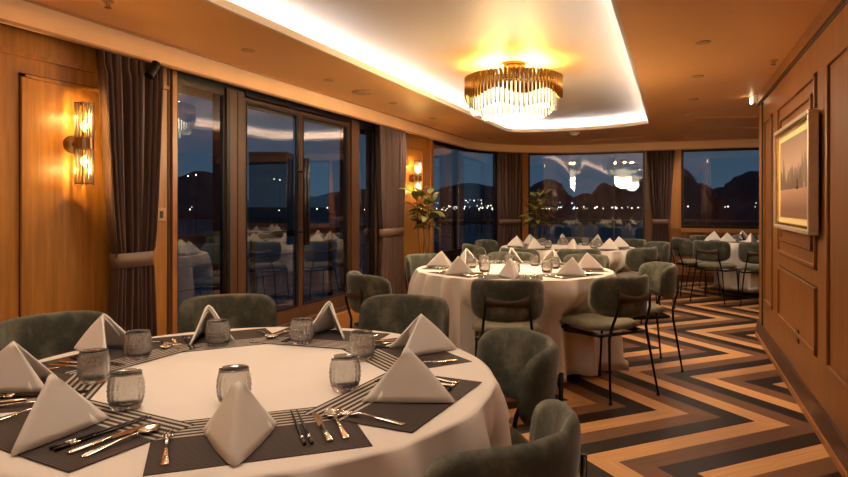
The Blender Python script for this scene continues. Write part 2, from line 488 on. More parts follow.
# moulded frames on the left wall (grooves)
def moulding(name, mat, rects, w=.018, proud=-.016, groove='groove'):
    mb = MB(); gb = MB()
    for (a, b, z0, z1) in rects:
        for (u0, u1, q0, q1) in ((a, b, z1 - w, z1), (a, b, z0, z0 + w), (a, a + w, z0, z1), (b - w, b, z0, z1)):
            slab(mb, u0, u1, proud, 0, q0, q1)
        g = .007
        for (u0, u1, q0, q1) in ((a - g, b + g, z1, z1 + g), (a - g, b + g, z0 - g, z0), (a - g, a, z0, z1), (b, b + g, z0, z1)):
            slab(gb, u0, u1, -.002, 0, q0, q1)
    o = struct(mb.build(name, mat)); struct(gb.build(name + '_groove', groove)); return o
moulding('trim_panel_left', 'wood_left', [(S(20), S(117), .30, 1.97), (S(20) - 1.7, S(20) - .35, .30, 1.97), (S(20) - 3.4, S(20) - 2.05, .30, 1.97)])
mb = MB(); slab(mb, -2.6, sw[167], -.02, 0, 2.06, 2.085); struct(mb.build('trim_rail_left', 'wood_left'))
moulding('trim_panel_rear', 'wood_left', [(S(401), S(422), .40, 2.02)])

# ---- windows and doors
def window(name, p0, p1, z0, z1, frame=.05, bot=None, joints=(), mat='dark_frame', s0=None, s1=None, sill=None, handle=None):
    a = S(p0) if s0 is None else s0; b = S(p1) if s1 is None else s1
    bot = bot or frame
    fw = MB()
    slab(fw, a, a + frame, .0, .03, z0, z1); slab(fw, b - frame, b, .0, .03, z0, z1)
    slab(fw, a + frame, b - frame, .0, .03, z0, z0 + bot); slab(fw, a + frame, b - frame, .0, .03, z1 - frame, z1)
    o = struct(fw.build(name, mat))
    # one single surface for the pane
    g = MB(); n = 1 if (b < CY or a > CY + ARC) else max(2, int((b - a) / .05))
    vs = []
    for i in range(n + 1):
        s = a + frame + (b - a - 2 * frame) * i / n; x, y = P(s, .015)
        vs += [(x, y, z0 + bot), (x, y, z1 - frame)]
    g.add(vs, [(2 * i, 2 * i + 2, 2 * i + 3, 2 * i + 1) for i in range(n)])
    g.build('glass_pane', 'pane', o, smooth=True, recalc=False)
    for j in joints:
        s = S(j); jb = MB(); slab(jb, s - .006, s + .006, .008, .022, z0 + bot, z1 - frame); jb.build('glass_joint', 'tower', o)
    return o
window('window_1', 175.5, 225, .21, GT, .022)
wallseg('trim_mullion_a', 225, 243.5, z0=.17, z1=GT + .04, mat='wood_frame', o0=-.012)
mb = MB(); slab(mb, S(225), S(228.5), -.018, -.012, .17, GT + .03); slab(mb, S(236.2), S(236.8), -.015, -.012, .17, GT + .03); struct(mb.build('trim_mullion_a_seal', 'dark_frame'))
def door(name, p0, p1, hside):
    o = window(name, p0, p1, .21, GT + .01, .032, .12, mat='wood_frame')
    a, b = S(p0), S(p1)
    gb = MB()                                   # dark bead round the glass
    for (u0, u1, q0, q1) in ((a + .032, b - .032, .33, .345), (a + .032, b - .032, GT - .045, GT - .022), (a + .032, a + .045, .345, GT - .045), (b - .075, b - .032, .345, GT - .045)):
        slab(gb, u0, u1, -.004, .014, q0, q1)
    gb.build('glazing_bead', 'dark_frame', o)
    s = b - .045 if hside > 0 else a + .005
    x, y = P(s, -.075)
    hb = MB().tube([(x, y, .90), (x, y, 1.70)], .016, 12)
    for z in (1.02, 1.58): hb.tube([(x, y, z), (P(s, .02)[0], P(s, .02)[1], z)], .008, 8)
    h = hb.build('pull_handle', 'dark_frame', o, smooth=True)
    return o
door('door_1', 243.5, 300.5, 1)
door('door_2', 300.8, 349.5, -1)
wallseg('trim_mullion_b', 349.5, 357, z0=.17, z1=GT + .04, mat='wood_frame', o0=-.03)
wallseg('trim_door_head', 243.5, 349.5, z0=GT + .01, z1=GT + .05, mat='dark_frame', o0=-.02)
window('window_2', 357, 375, .21, GT, .022)
window('window_3', 432.5, 497, .53, GF, .035, joints=(459,))
window('window_4', 528, 645, .53, GF, .035, joints=(614,))
window('window_5', 681, 0, .885, GF, .04, s1=SEND - .3)
# switch plate on the strip of wall beside the window
s_ = S(160); x, y = P(s_, -.006)
o = MB().box(-.006, .006, -.045, .045, -.045, .045).build('switch_plate', 'bronze_disc', loc=(x, y, 1.205), bevel=.003)
tag(o, 'small square brown switch plate on wood wall beside the first curtain', 'switch')
MB().box(-.002, .003, -.014, .014, -.024, .024).build('rocker', 'seat_wood', o, loc=(.007, 0, 0))

# ---- right wall
RX = .76; RY = 6.90
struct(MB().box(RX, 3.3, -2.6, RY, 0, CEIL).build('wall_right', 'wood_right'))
struct(MB().box(RX - .022, RX, -2.6, RY, 2.245, CEIL).box(RX - .022, 3.3, RY, RY + .022, 2.245, CEIL).build('trim_crown_right', 'wood_right'))
struct(MB().box(RX - .004, RX, -2.6, RY, 2.228, 2.245).build('trim_crown_groove', 'groove'))
struct(MB().box(RX - .022, RX, -2.6, RY, 0, .15).box(RX - .022, 3.3, RY, RY + .022, 0, .15).build('baseboard_right', 'base_dark'))
struct(MB().box(RX - .034, RX - .022, -2.6, RY, 0, .035).build('trim_baseboard_bead', 'wood_trim'))
def rmould(name, rects, w=.022):
    mb, gb = MB(), MB()
    for (a, b, z0, z1) in rects:
        for (u0, u1, q0, q1) in ((a, b, z1 - w, z1), (a, b, z0, z0 + w), (a, a + w, z0, z1), (b - w, b, z0, z1)):
            mb.box(RX - .016, RX, u0, u1, q0, q1)
        g = .010
        for (u0, u1, q0, q1) in ((a - g, b + g, z1, z1 + g), (a - g, b + g, z0 - g, z0), (a - g, a, z0, z1), (b, b + g, z0, z1)):
            gb.box(RX - .003, RX, u0, u1, q0, q1)
    o = struct(mb.build(name, 'wood_right', bevel=.004)); struct(gb.build(name + '_groove', 'groove'))
rr = []
for k in range(3):
    d = -2.55 * k
    rr += [(5.98 + d, 6.46 + d, .40, 2.03), (4.21 + d, 5.63 + d, .90, 2.03), (4.21 + d, 5.63 + d, .40, .79), (4.32 + d, 5.52 + d, 1.0, 1.93)]
rmould('trim_panel_right', [r for r in rr if r[0] > -2.4 and r[1] > -2])
struct(MB().box(RX - .012, RX, 6.60, 6.615, .15, 2.23).build('trim_corner_groove', 'groove'))
struct(MB().box(2.9, 3.3, RY, BY + .3, 0, CEIL).build('wall_right_far', 'wood_right'))
struct(MB().box(WX - .3, 3.3, -2.75, -2.6, 0, CEIL).build('wall_front', 'plaster'))

# picture
pt = thing('framed_picture', 'champagne framed misty bay painting with cream mount on the panelled right wall', 'picture', (RX - .016, 4.72, 1.455))
W2, H2 = .655, .355
def frame_ring(mb, w, h, t, x0, x1):
    for (a, b, c, d) in ((-w, w, h - t, h), (-w, w, -h, -h + t), (-w, -w + t, -h + t, h - t), (w - t, w, -h + t, h - t)):
        mb.box(x0, x1, a, b, c, d)
mb = MB(); frame_ring(mb, W2, H2, .028, -.055, 0); mb.build('outer_frame', 'frame_silver', pt, bevel=.006)
mb = MB(); frame_ring(mb, W2 - .026, H2 - .026, .022, -.042, 0); mb.build('inner_frame', 'brass', pt, bevel=.005)
MB().box(-.026, -.004, -W2 + .03, W2 - .03, -H2 + .03, H2 - .03).build('mount', 'mount', pt)
MB().box(-.030, -.0255, -W2 + .145, W2 - .145, -H2 + .085, H2 - .095).build('painting', 'painting', pt)
b_ = MB().box(-.032, -.030, -.20, -.13, -.085, -.068).box(-.032, -.030, -.172, -.168, -.068, -.02); b_.build('painted_boat', 'seat_wood', pt)
o = MB().box(-.008, 0, -.035, .035, -.045, .045).build('wall_outlet', 'seat_wood', loc=(RX, 4.80, .40), bevel=.003)
tag(o, 'small outlet with a metal hook low on the panelled right wall', 'outlet')
MB().box(-.014, -.008, -.012, .012, -.005, .02).build('hook', 'silver', o)
# lamp at the end of the right wall
lt = thing('corner_lamp', 'small lit white box lamp high on the end corner of right wall', 'lamp', (RX - .05, RY - .04, 2.28))
MB().box(-.012, .06, -.03, .035, -.02, .06).build('back_box', 'white_plastic', lt, bevel=.006)
MB().box(-.032, -.012, -.03, .03, -.03, .035).build('lamp_face', 'endlamp', lt, bevel=.006)

# ------------------------------------------------------------------ ceiling fittings
def cp(px, py): return at(px, py, CEIL)
def spot(loc, power, angle=100, blend=.8, col=(1, .77, .56), size=.04, rot=(0, 0, 0)):
    l = bpy.data.lights.new('spot', 'SPOT'); l.energy = power; l.spot_size = radians(angle); l.spot_blend = blend
    l.color = col; l.shadow_soft_size = size
    o = bpy.data.objects.new('spot_light', l); COL.objects.link(o); o.location = loc; o.rotation_euler = rot; return o
def point(loc, power, col, size=.03):
    l = bpy.data.lights.new('point', 'POINT'); l.energy = power; l.color = col; l.shadow_soft_size = size
    o = bpy.data.objects.new('point_light', l); COL.objects.link(o); o.location = loc; return o
WARM = (1, .60, .28)
dl = thing('downlight', '', 'downlight')
MB().lathe([(.030, -.001), (.046, -.001), (.046, -.007), (.030, -.007)], 24).build('trim_ring', 'bronze_disc', dl)
MB().cyl((0, 0), .0295, -.004, -.0005, 20).build('lens', 'lens', dl)
fit = [((703, 42), 'nearest in the row beside the right wall'), ((698, 76), 'second in the row beside the right wall'),
       ((693.6, 99), 'third in the row beside the right wall'), ((689.6, 115), 'fourth in the row, before the long vents'),
       ((689, 127.5), 'fifth in the row, next to the long vents'), ((687, 137), 'last in the row, by the far curtain'),
       ((248, 50), 'over the left glass door, nearest on that side'), ((329.5, 80), 'left side, just before the round speaker'),
       ((393, 103), 'left side, beyond the round speaker'), ((433, 118), 'left side above the far wall lamp'), ((490, 138), 'last on the left, above the far curtain')]
for (p, ph) in fit:
    x, y = cp(*p)
    place(dl, (x, y, CEIL), 0, 'small round bronze downlight, ' + ph, 'ceiling downlights')
    spot((x, y, CEIL - .02), 44 if y > 6.5 else 26, 150)
for (x, y) in ((-2.7, 1.2), (-2.7, -.6), (.28, 2.4), (.28, .8), (.28, -.9), (-1.2, -1.6)):
    copy_thing(dl, (x, y, CEIL), 0, 'small round bronze downlight outside the picture near the viewer', 'ceiling downlights')
    spot((x, y, CEIL - .02), 19, 140)
x, y = cp(363, 92)
o = MB().lathe([(.09, 0), (.105, 0), (.105, -.008), (.085, -.016), (.02, -.018)], 28).build('ceiling_speaker', 'bronze_disc', loc=(x, y, CEIL))
tag(o, 'round flat tan speaker disc on the ceiling left of the recess', 'speaker')
x, y = cp(574.5, 132.5)
sd = thing('smoke_detector', 'white round smoke detector on ceiling just beyond the recess', 'smoke detector', (x, y, CEIL))
MB().lathe([(.075, 0), (.075, -.015), (.06, -.022)], 24).build('base', 'white_plastic', sd)
MB().lathe([(.05, -.022), (.045, -.04), (.02, -.048)], 24).build('head', 'white_plastic', sd)
for (p, ph) in (((773.5, 60), 'on the ceiling close to right wall'), ((108, 1), 'on the ceiling at the top left')):
    x, y = cp(*p)
    t = thing('sprinkler', 'small brass sprinkler head ' + ph, 'sprinkler', (x, y, CEIL), 0, 'ceiling sprinklers')
    MB().lathe([(.03, 0), (.03, -.006), (.012, -.008), (.012, -.02)], 16).build('rose', 'bronze_disc', t)
    MB().lathe([(.018, -.034), (.018, -.036)], 12).tube([(.010, 0, -.018), (.010, 0, -.035)], .002, 6).tube([(-.010, 0, -.018), (-.010, 0, -.035)], .002, 6).build('deflector', 'aged_brass', t)
def vent(p0, p1, ph, w=.10):
    a = Vector(cp(*p0)); b = Vector(cp(*p1)); c = (a + b) / 2; L = (b - a).length
    t = thing('air_vent', 'long narrow slotted air vent ' + ph, 'air vent', (c.x, c.y, CEIL), atan2((b - a).y, (b - a).x), 'long ceiling air vents')
    mb = MB(); 
    for (x0, x1, y0, y1) in ((-L / 2, L / 2, w / 2 - .012, w / 2), (-L / 2, L / 2, -w / 2, -w / 2 + .012), (-L / 2, -L / 2 + .012, -w / 2 + .012, w / 2 - .012), (L / 2 - .012, L / 2, -w / 2 + .012, w / 2 - .012)):
        mb.box(x0, x1, y0, y1, -.008, 0)
    mb.build('frame', 'ceiling', t)
    MB().box(-L / 2 + .01, L / 2 - .01, -w / 2 + .01, w / 2 - .01, -.003, 0).build('slot', 'groove', t)
    for yy in (-.018, .014): MB().box(-L / 2 + .012, L / 2 - .012, yy, yy + .006, -.007, -.003).build('blade', 'bronze_disc', t)
vent((697, 118), (757, 116.5), 'in the far ceiling, nearer of two at right')
vent((707, 129), (757, 127.5), 'in the far ceiling, farther of two at right')
vent((582, 140.5), (653, 136.5), 'in the far ceiling behind the recess corner', .14)
# black spotlight by the curtain head
x, y = P(S(153, -.17), -.17)
t = thing('track_spotlight', 'black cylindrical spotlight tilted at the top of the first curtain', 'spotlight', (x, y, 2.12))
MB().tube([(0, .03, .05), (0, -.035, -.04)], .030, 18).build('barrel', 'metal_black', t, smooth=False)
MB().tube([(.01, 0, .06), (.03, 0, .0)], .006, 8).build('bracket', 'metal_black', t)

# ------------------------------------------------------------------ chandeliers
def chandelier(name, label, loc):
    t = thing(name, label, 'chandelier', loc, 0, 'round tubular chandeliers')
    MB().lathe([(.11, .0), (.11, -.02), (.085, -.028), (.085, -.055), (.05, -.06)], 28).build('canopy', 'brass', t, smooth=False)
    for k in range(3):
        a = 2 * pi * k / 3; MB().tube([(.06 * cos(a), .06 * sin(a), -.05), (.10 * cos(a), .10 * sin(a), -.14)], .006, 8).build('stem', 'brass', t)
    zt = -.155
    mb = MB()
    for r in (.39, .30, .18): mb.lathe([(r - .008, zt + .0), (r + .004, zt + .0), (r + .004, zt - .010), (r - .008, zt - .010), (r - .008, zt)], 64)
    for k in range(6):
        a = pi * k / 3; mb.tube([(0, 0, zt - .004), (.39 * cos(a), .39 * sin(a), zt - .004)], .006, 6)
    mb.build('ring_frame', 'brass', t)
    n = 76
    for k in range(n):
        a = 2 * pi * k / n; w = .5 + .5 * cos(a * 6 + .6)
        L = .115 + .055 * w
        c, s = cos(a), sin(a); q = .402
        MB().tube([(q * c, q * s, zt + .030), (q * c, q * s, zt - L)], .0125, 8).build('brass_tube', 'brass_tube', t, smooth=True)
    for (cnt, q, top, ln) in ((60, .365, .05, .27), (36, .26, -.06, .31)):
        for k in range(cnt):
            a = 2 * pi * (k + .5) / cnt; c, s = cos(a), sin(a); w = .5 + .5 * cos(a * 6 + .6)
            z1 = zt + top; z0 = zt - ln + (.04 * (1 - w) if q > .3 else 0)
            MB().tube([(q * c, q * s, z1), (q * c, q * s, z0)], .0085, 6).build('crystal_rod', 'crystal', t, smooth=True)
    MB().lathe([(.335, -.215), (.345, -.30), (.33, -.36), (.25, -.385), (.24, -.44), (.12, -.475), (.01, -.48)], 40).build('opal_diffuser', 'shade_glow', t, smooth=True)
    for k in range(6):
        a = pi * k / 3 + .3; MB().sphere((.24 * cos(a), .24 * sin(a), zt + .030), .020, 12).build('bulb', 'bulb', t, smooth=True)
    return t
CH = (-1.28, 5.26, ZT)
chandelier('chandelier', 'round brass chandelier of hanging tubes and crystal rods over middle table', CH)
chandelier('chandelier', 'second round brass chandelier over the near table, seen only reflected', (-1.28, 1.55, ZT))
for yy, kk, lo, lc in ((5.26, 1.0, 100, (1, .72, .42)), (1.55, .4, 15, (1, .80, .66))):
    for q in range(6):
        point((-1.28 + .24 * cos(pi * q / 3 + .3), yy + .24 * sin(pi * q / 3 + .3), 2.39), 9 * kk, (1, .44, .07), .012)
    point((-1.28, yy, 1.93), lo, lc, .22)

# ------------------------------------------------------------------ wall lamps
def sconce(label, px, off=.105, yy_=None):
    s_ = S(px) if yy_ is None else yy_; x, y = P(s_)
    t = thing('wall_lamp', label, 'wall lamp', (x, y, 1.62), 0, 'glass tube wall lamps')
    MB().add(*disc_x(.052, .022)).build('wall_plate', 'aged_brass', t)
    MB().tube([(.02, 0, 0), (off - .03, 0, 0)], .011, 10).build('arm', 'aged_brass', t, smooth=True)
    MB().cyl((off, 0), .048, -.032, .032, 24).build('collar', 'aged_brass', t)
    mb = MB()
    for z in (.228, -.228):
        mb.lathe([(.040, z - .004), (.050, z - .004), (.050, z + .004), (.040, z + .004), (.040, z - .004)], 24, (off, 0, 0))
    for a in (0.6, 2.2, 3.8, 5.4): mb.tube([(off + .050 * cos(a), .050 * sin(a), -.238), (off + .050 * cos(a), .050 * sin(a), .238)], .0035, 6)
    mb.build('cage', 'aged_brass', t)
    for sg in (1, -1):
        for k in range(14):
            a = 2 * pi * k / 14
            z0, z1 = sg * .035, sg * .224
            MB().tube([(off + .042 * cos(a), .042 * sin(a), z0), (off + .042 * cos(a), .042 * sin(a), z1)], .0045, 6).build('glass_rod', 'crystal', t, smooth=True)
        MB().sphere((off, 0, sg * .10), .017, 12, 1.8).build('bulb', 'bulb', t, smooth=True)
        point((x + off, y, 1.62 + sg * .15), 6, (1, .58, .17), .012)
def disc_x(r, d, n=24):
    vs = [(xx, r * cos(2 * pi * k / n), r * sin(2 * pi * k / n)) for xx in (0, d) for k in range(n)]
    fs = [(k, (k + 1) % n, n + (k + 1) % n, n + k) for k in range(n)] + [tuple(range(n)), tuple(range(n, 2 * n))]
    return vs, fs
sconce('lit glass tube wall lamp on wood panel left of nearest curtain', 71)
sconce('small far lit glass tube wall lamp above the potted plant', 410.5)

for yy in (.35, -1.6): sconce('added lit tube wall lamp, unseen on left wall, to brighten the ceiling', 0, yy_=yy)  # lamps added out of view for more upward light on the ceiling
# ------------------------------------------------------------------ curtains
def curtain(label, p0, p1, ztie, wt=.62, wb=.8, shift=0, off=-.085, amp=.034, folds=9):
    s0, s1 = S(p0, off), S(p1, off); sc_, hw = (s0 + s1) / 2, (s1 - s0) / 2
    t = thing('curtain', label, 'curtain', (*P(sc_, off), 0), 0, 'tied back grey brown curtains')
    ox, oy = P(sc_, off)
    rnd = random.Random(int(p0)); ph = [rnd.uniform(0, 6) for _ in range(4)]
    nu, nv = folds * 10 + 1, 36
    def wid(z):
        if z > ztie: f = (z - ztie) / (2.33 - ztie); return wt + (1 - wt) * (f ** .62)
        f = (ztie - z) / ztie; return wt + (wb - wt) * (f ** .8)
    def fn(side):
        def g(i, j):
            u = -1 + 2 * i / (nu - 1); z = .02 + (2.31 - .02) * j / (nv - 1)
            w = wid(z); uu = u + .05 * sin(3.1 * u + ph[0]) * (1 - u * u)
            fold = sin(u * folds * pi + ph[1] + .5 * sin(z * 1.3 + ph[2])) + .35 * sin(u * folds * 2.3 * pi + ph[3])
            a = amp * (.9 + .5 * w) * (0.55 if abs(z - ztie) < .05 else 1)
            s = sc_ + hw * w * uu + shift * (1 - w)
            q_ = off + a * fold * .9
            if z > 2.1: q_ = off + max(-.038, min(.06, a * fold * .9))
            x, y = P(s, q_)
            return (x - ox, y - oy, z)
        return g
    MB().grid(nu, nv, fn(1)).build('drape', 'curtain', t, smooth=True, solid=.006)
    # tie band
    w = wt * hw + .012; pts_f = []
    for k in range(28):
        a = 2 * pi * k / 28
        s = sc_ + shift * (1 - wt) + w * (abs(cos(a)) ** .45) * (1 if cos(a) > 0 else -1); o_ = off + (.040 + amp * .3) * (abs(sin(a)) ** .7) * (1 if sin(a) > 0 else -1)
        x, y = P(s, o_); pts_f.append((x - ox, y - oy))
    vs = []
    for dz in (-.045, .045):
        for i, p in enumerate(pts_f): vs.append((p[0], p[1], ztie + dz))
    m = len(pts_f)
    MB().add(vs, [(k, (k + 1) % m, m + (k + 1) % m, m + k) for k in range(m)]).build('tie_band', 'tie', t, smooth=True, solid=.006)
    return t
curtain('nearest brown curtain, tied back to the right of a lit wall lamp', 97, 160, .93, .56, .72, shift=.03, folds=8, amp=.036)
curtain('grey brown curtain tied back between glass doors and far wall lamp', 377, 405, .95, .72, .9, folds=7)
curtain('grey brown curtain tied back at the curved corner behind the tables', 497.5, 522.5, .98, .8, .95, folds=7)
curtain('grey brown curtain tied back between the two far windows', 646, 675, .99, .50, .75, folds=8)

# ------------------------------------------------------------------ chairs
def shell_layers(nr, na, fn):
    """closed pillow: rings in, front and back share the rim"""
    vs, fs = [], []
    for side in (0, 1):
        for i in range(nr + 1):
            r = i / nr
            if i == nr and side == 1: continue
            for k in range(na):
                t = 2 * pi * k / na
                c, s = cos(t), sin(t)
                e = .52
                U = (abs(c) ** e) * (1 if c > 0 else -1) * r; V = (abs(s) ** e) * (1 if s > 0 else -1) * r
                vs.append(fn(U, V, r, side))
    def idx(side, i, k):
        k %= na
        if side == 0: return i * na + k
        if i == nr: return nr * na + k
        return (nr + 1) * na + i * na + k
    for side in (0, 1):
        for i in range(nr):
            for k in range(na):
                q = (idx(side, i, k), idx(side, i, k + 1), idx(side, i + 1, k + 1), idx(side, i + 1, k))
                fs.append(q if side == 0 else q[::-1])
    return vs, fs
ARC_MAX = 1.36
def back_xy(u, extra=0.0):
    """plan of the backrest, u in -1..1; wraps forward at the ends"""
    a = u * ARC_MAX
    rx, ry = .236, .235
    x = (rx + extra) * sin(a); y = -.30 + ry * (1 - cos(a)) - extra * cos(a)
    return x, y
def back_fn(U, V, r, side):
    th = .021 * sqrt(max(0, 1 - r ** 5)) * (1 if side else -1)     # side 1 = outer
    zc = .672 + .012 * U * U
    hh = .135
    z = zc + V * hh
    x, y = back_xy(U, th)
    y -= .10 * (z - .67)
    return (x, y, z)
def seat_fn(U, V, r, side):
    w = .235 - .012 * V * -1 * 1.0 if V > 0 else .235 + .02 * V
    x = U * w * (.93 if V < -.5 else 1); y = V * .235 + .015
    e = sqrt(max(0, 1 - r ** 4))
    z = .455 + (.040 * e + .006 * (1 - r * r) if side == 0 else -.022 * e)
    return (x, y, z)
def make_chair():
    t = thing('dining_chair', '', 'chair')
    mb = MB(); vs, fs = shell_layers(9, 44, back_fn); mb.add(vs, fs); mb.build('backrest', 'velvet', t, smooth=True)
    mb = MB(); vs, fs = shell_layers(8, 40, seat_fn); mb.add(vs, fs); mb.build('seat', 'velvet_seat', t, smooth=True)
    # metal frame under the seat
    mb = MB()
    ring = [(-.195, -.205), (.195, -.205), (.205, .21), (-.205, .21)]
    for i in range(4):
        a, b = ring[i], ring[(i + 1) % 4]
        mb.tube([(a[0], a[1], .418), (b[0], b[1], .418)], .011, 8)
    for sx in (-1, 1):
        mb.add([(sx * .197, -.20, .425), (sx * .197, .20, .425), (sx * .197, .20, .385), (sx * .197, -.20, .405), (sx * .189, -.20, .425), (sx * .189, .20, .425), (sx * .189, .20, .385), (sx * .189, -.20, .405)],
               [(0, 1, 2, 3), (4, 5, 6, 7), (0, 1, 5, 4), (3, 2, 6, 7), (1, 2, 6, 5), (0, 3, 7, 4)])
    mb.build('seat_frame', 'metal_black', t, smooth=False)
    PU = .40
    for sx in (-1, 1):
        bx, by = back_xy(sx * PU, .028)
        pts = [(sx * .215, -.300, .012), (sx * .172, -.246, .40), (sx * .155, -.250, .47), (bx * 1.03, by - .006, .60), (bx, by - .010, .71)]
        l = MB().tube(pts, [.0075, .0095, .0095, .0085, .0075], 8).build('leg', 'metal_black', t, smooth=True)
        MB().cyl((sx * .215, -.300), .011, 0, .016, 10).build('rubber_foot', 'rubber', l)
        l = MB().tube([(sx * .205, .205, .42), (sx * .218, .245, .012)], [.0095, .0075], 8).build('leg', 'metal_black', t, smooth=True)
        MB().cyl((sx * .218, .245), .011, 0, .016, 10).build('rubber_foot', 'rubber', l)
    # saddle bracket behind the backrest
    def fn(i, j):
        u = -PU + 2 * PU * i / 16; dip = 1 - (u / PU) ** 2
        zz = (.712 - .034 * dip) if j else (.635 + .010 * dip)
        x, y = back_xy(u, .034); return (x, y - .10 * (zz - .67), zz)
    MB().grid(17, 2, fn).build('back_bracket', 'seat_wood', t, smooth=True, solid=.006)
    return t
chair = make_chair()
T1, T2, T3, T4 = (-1.22, 1.58), (-1.21, 4.97), (-1.23, 7.85), (1.02, 10.02)
def put_chair(T, phi, dist, label, group, turn=0, back=True):
    """dist = distance of the backrest centre from the table centre"""
    d = dist - .29; a = radians(phi)
    place(chair, (T[0] + d * cos(a), T[1] + d * sin(a), 0), a + pi / 2 + radians(turn), label, group)
    SEATS.append((T[0] + d * cos(a), T[1] + d * sin(a), a + pi / 2 + radians(turn)))
SEATS = []
G1, G2, G3, G4 = 'chairs around the near table', 'chairs around the middle table', 'chairs around the far table', 'chairs at the small right table'
for (phi, dist, turn, lab) in (
    (167, 1.30, 0, 'green velvet chair at far left of near table, against the left wall'),
    (131, 1.42, 0, 'green velvet chair in front of the left glass pane, behind near table'),
    (91, 1.41, 0, 'green velvet chair between the near table and the middle table'),
    (42, 1.02, -8, 'green velvet chair seen side-on at the right of the near table'),
    (-15, 1.02, 0, 'nearest green velvet chair, cut off by the bottom edge of picture')):
    put_chair(T1, phi, dist, lab, G1, turn)
for (phi, dist, turn, lab) in (
    (-79, 1.17, 4, 'green velvet chair with back to viewer at front of middle table'),
    (-32, 1.16, -8, 'olive velvet chair pulled out at right front of the middle table'),
    (18, 1.24, 4, 'brown green chair turned side-on at right of the middle table'),
    (66, 1.22, 0, 'pale chair back beyond the right half of the middle table'),
    (105, 1.18, 0, 'pale chair back beyond the left half of the middle table'),
    (153, 1.18, 0, 'pale upright chair facing viewer below the far wall lamp'),
    (236, 1.42, -6, 'curved chair beside the glass doors at left of middle table')):
    put_chair(T2, phi, dist, lab, G2, turn)
for (phi, dist, turn, lab) in (
    (215, 1.30, 0, 'dark chair at near left of the far table, by the curved window'),
    (170, 1.20, 0, 'olive chair at far left of the far table, under curved window'),
    (-108, 1.26, 0, 'dark curved chair back at front left of the far table'),
    (-74, 1.12, 0, 'dark curved chair back at front right of the far table'),
    (-28, 1.12, 0, 'brown chair with dark bracket at the right front of far table'),
    (30, 1.28, 0, 'grey green chair seen side-on at right of the far table'),
    (92, 1.28, 0, 'dim chair back behind far table, below the long back window'),
    (58, 1.40, 0, 'dim chair back at the far right behind the far table')):
    put_chair(T3, phi, dist, lab, G3, turn)
for (phi, dist, turn, lab) in (
    (200, 1.08, 0, 'green chair in the corner by the last curtain, seat facing right'),
    (236, 1.22, 12, 'olive chair with black legs in front of small right table'),
    (152, .86, 0, 'dim chair behind the small right table by the wood wainscot'),
    (-92, 1.22, 0, 'green chair half hidden by the end of the right wall'),
    (82, 1.0, 0, 'chair behind the small right table under the right window')):
    put_chair(T4, phi, dist, lab, G4, turn)

# ------------------------------------------------------------------ tables and cloths
def push_in(T, th, r, z):
    """cloth hangs in front of the seats that are pushed under the table"""
    k = min(1, max(0, (.60 - z) / .08)) if z > .52 else 1
    if k <= 0: return r
    for (cx, cy, rz) in SEATS:
        dx, dy = cos(th), sin(th)
        for _ in range(14):
            px, py = T[0] + r * dx - cx, T[1] + r * dy - cy
            lx = px * cos(rz) + py * sin(rz); ly = -px * sin(rz) + py * cos(rz)
            m = abs(lx) - .25
            lim = .285 if m < 0 else .285 - m * m * 22 - m * .6
            if lim > ly and abs(lx) < .40 and ly > -.45: r -= .012 * k if k == 1 else .004
            else: break
    return r
def table(T, R, label, cloth_label, leg_mat='leg_wood', zb=.03, folds=21, seed=1, flare=.125):
    t = thing('round_table', label, 'table', (T[0], T[1], 0), 0, 'round dining tables')
    MB().lathe([(R - .03, .715), (R - .01, .72), (R - .01, .743), (R - .02, .745)], 64).build('tabletop', 'leg_wood', t)
    for k in range(4):
        a = pi / 4 + pi / 2 * k; q = R * .45
        MB().tube([(q * cos(a), q * sin(a), .714), (q * cos(a), q * sin(a), 0)], .024, 10).build('leg', leg_mat, t)
    rnd = random.Random(seed); p = [rnd.uniform(0, 6.28) for _ in range(6)]
    na = 300; prof = [0.0, .25, .5, .75, .95, .985]
    zs = [.7515, .748, .735, .70, .65, .58, .50, .42, .34, .26, .18, .10, zb]
    def fn(i, j):
        th = 2 * pi * i / na
        if j < len(prof):
            r = R * prof[j]; z = .7535
            return (r * cos(th), r * sin(th), z)
        z = zs[j - len(prof)]; f = min(1, max(0, (.75 - z) / (.75 - zb)))
        # drape folds: grow towards the hem, sharpened crests
        ph = th * folds + p[0] + 1.9 * sin(2 * th + p[1]) + 1.2 * sin(3 * th + p[2])
        w = .5 + .5 * cos(ph); w = w ** 2.2
        w2 = .5 + .5 * cos(th * (folds * 2 + 3) + p[3] + 2 * sin(th + p[4]))
        r = R + .002 + .010 * min(1, f * 8) + f ** .55 * (flare * (1.15 * w) - .040 + .026 * w2)
        zz = z + (.012 * w2 * f if z < .2 else 0)
        r = push_in(T, th, r, z)
        return (r * cos(th), r * sin(th), zz)
    c = MB().grid(na, len(prof) + len(zs), fn, True).build('tablecloth', 'cloth', smooth=True, solid=.002)
    c.location = (T[0], T[1], 0)
    tag(c, cloth_label, 'tablecloth', 'white round tablecloths')
R1, R2, R3, R4 = .757, .775, .80, .62
table(T1, R1, 'round table nearest the viewer, under a white floor-length cloth', 'white cloth over the large near table at the lower left', seed=3)
table(T2, R2, 'round middle table below the chandelier, under a white cloth', 'white cloth over the middle table with hem near the striped floor', seed=5)
table(T3, R3, 'round far table in front of the back window, under white cloth', 'white cloth over the far table behind the middle table', seed=8)
table(T4, R4, 'small round table at right with pale legs showing below cloth', 'short white cloth over small table beside the right wall end', zb=.17, seed=11, flare=.07, folds=10)
ZC = .7545

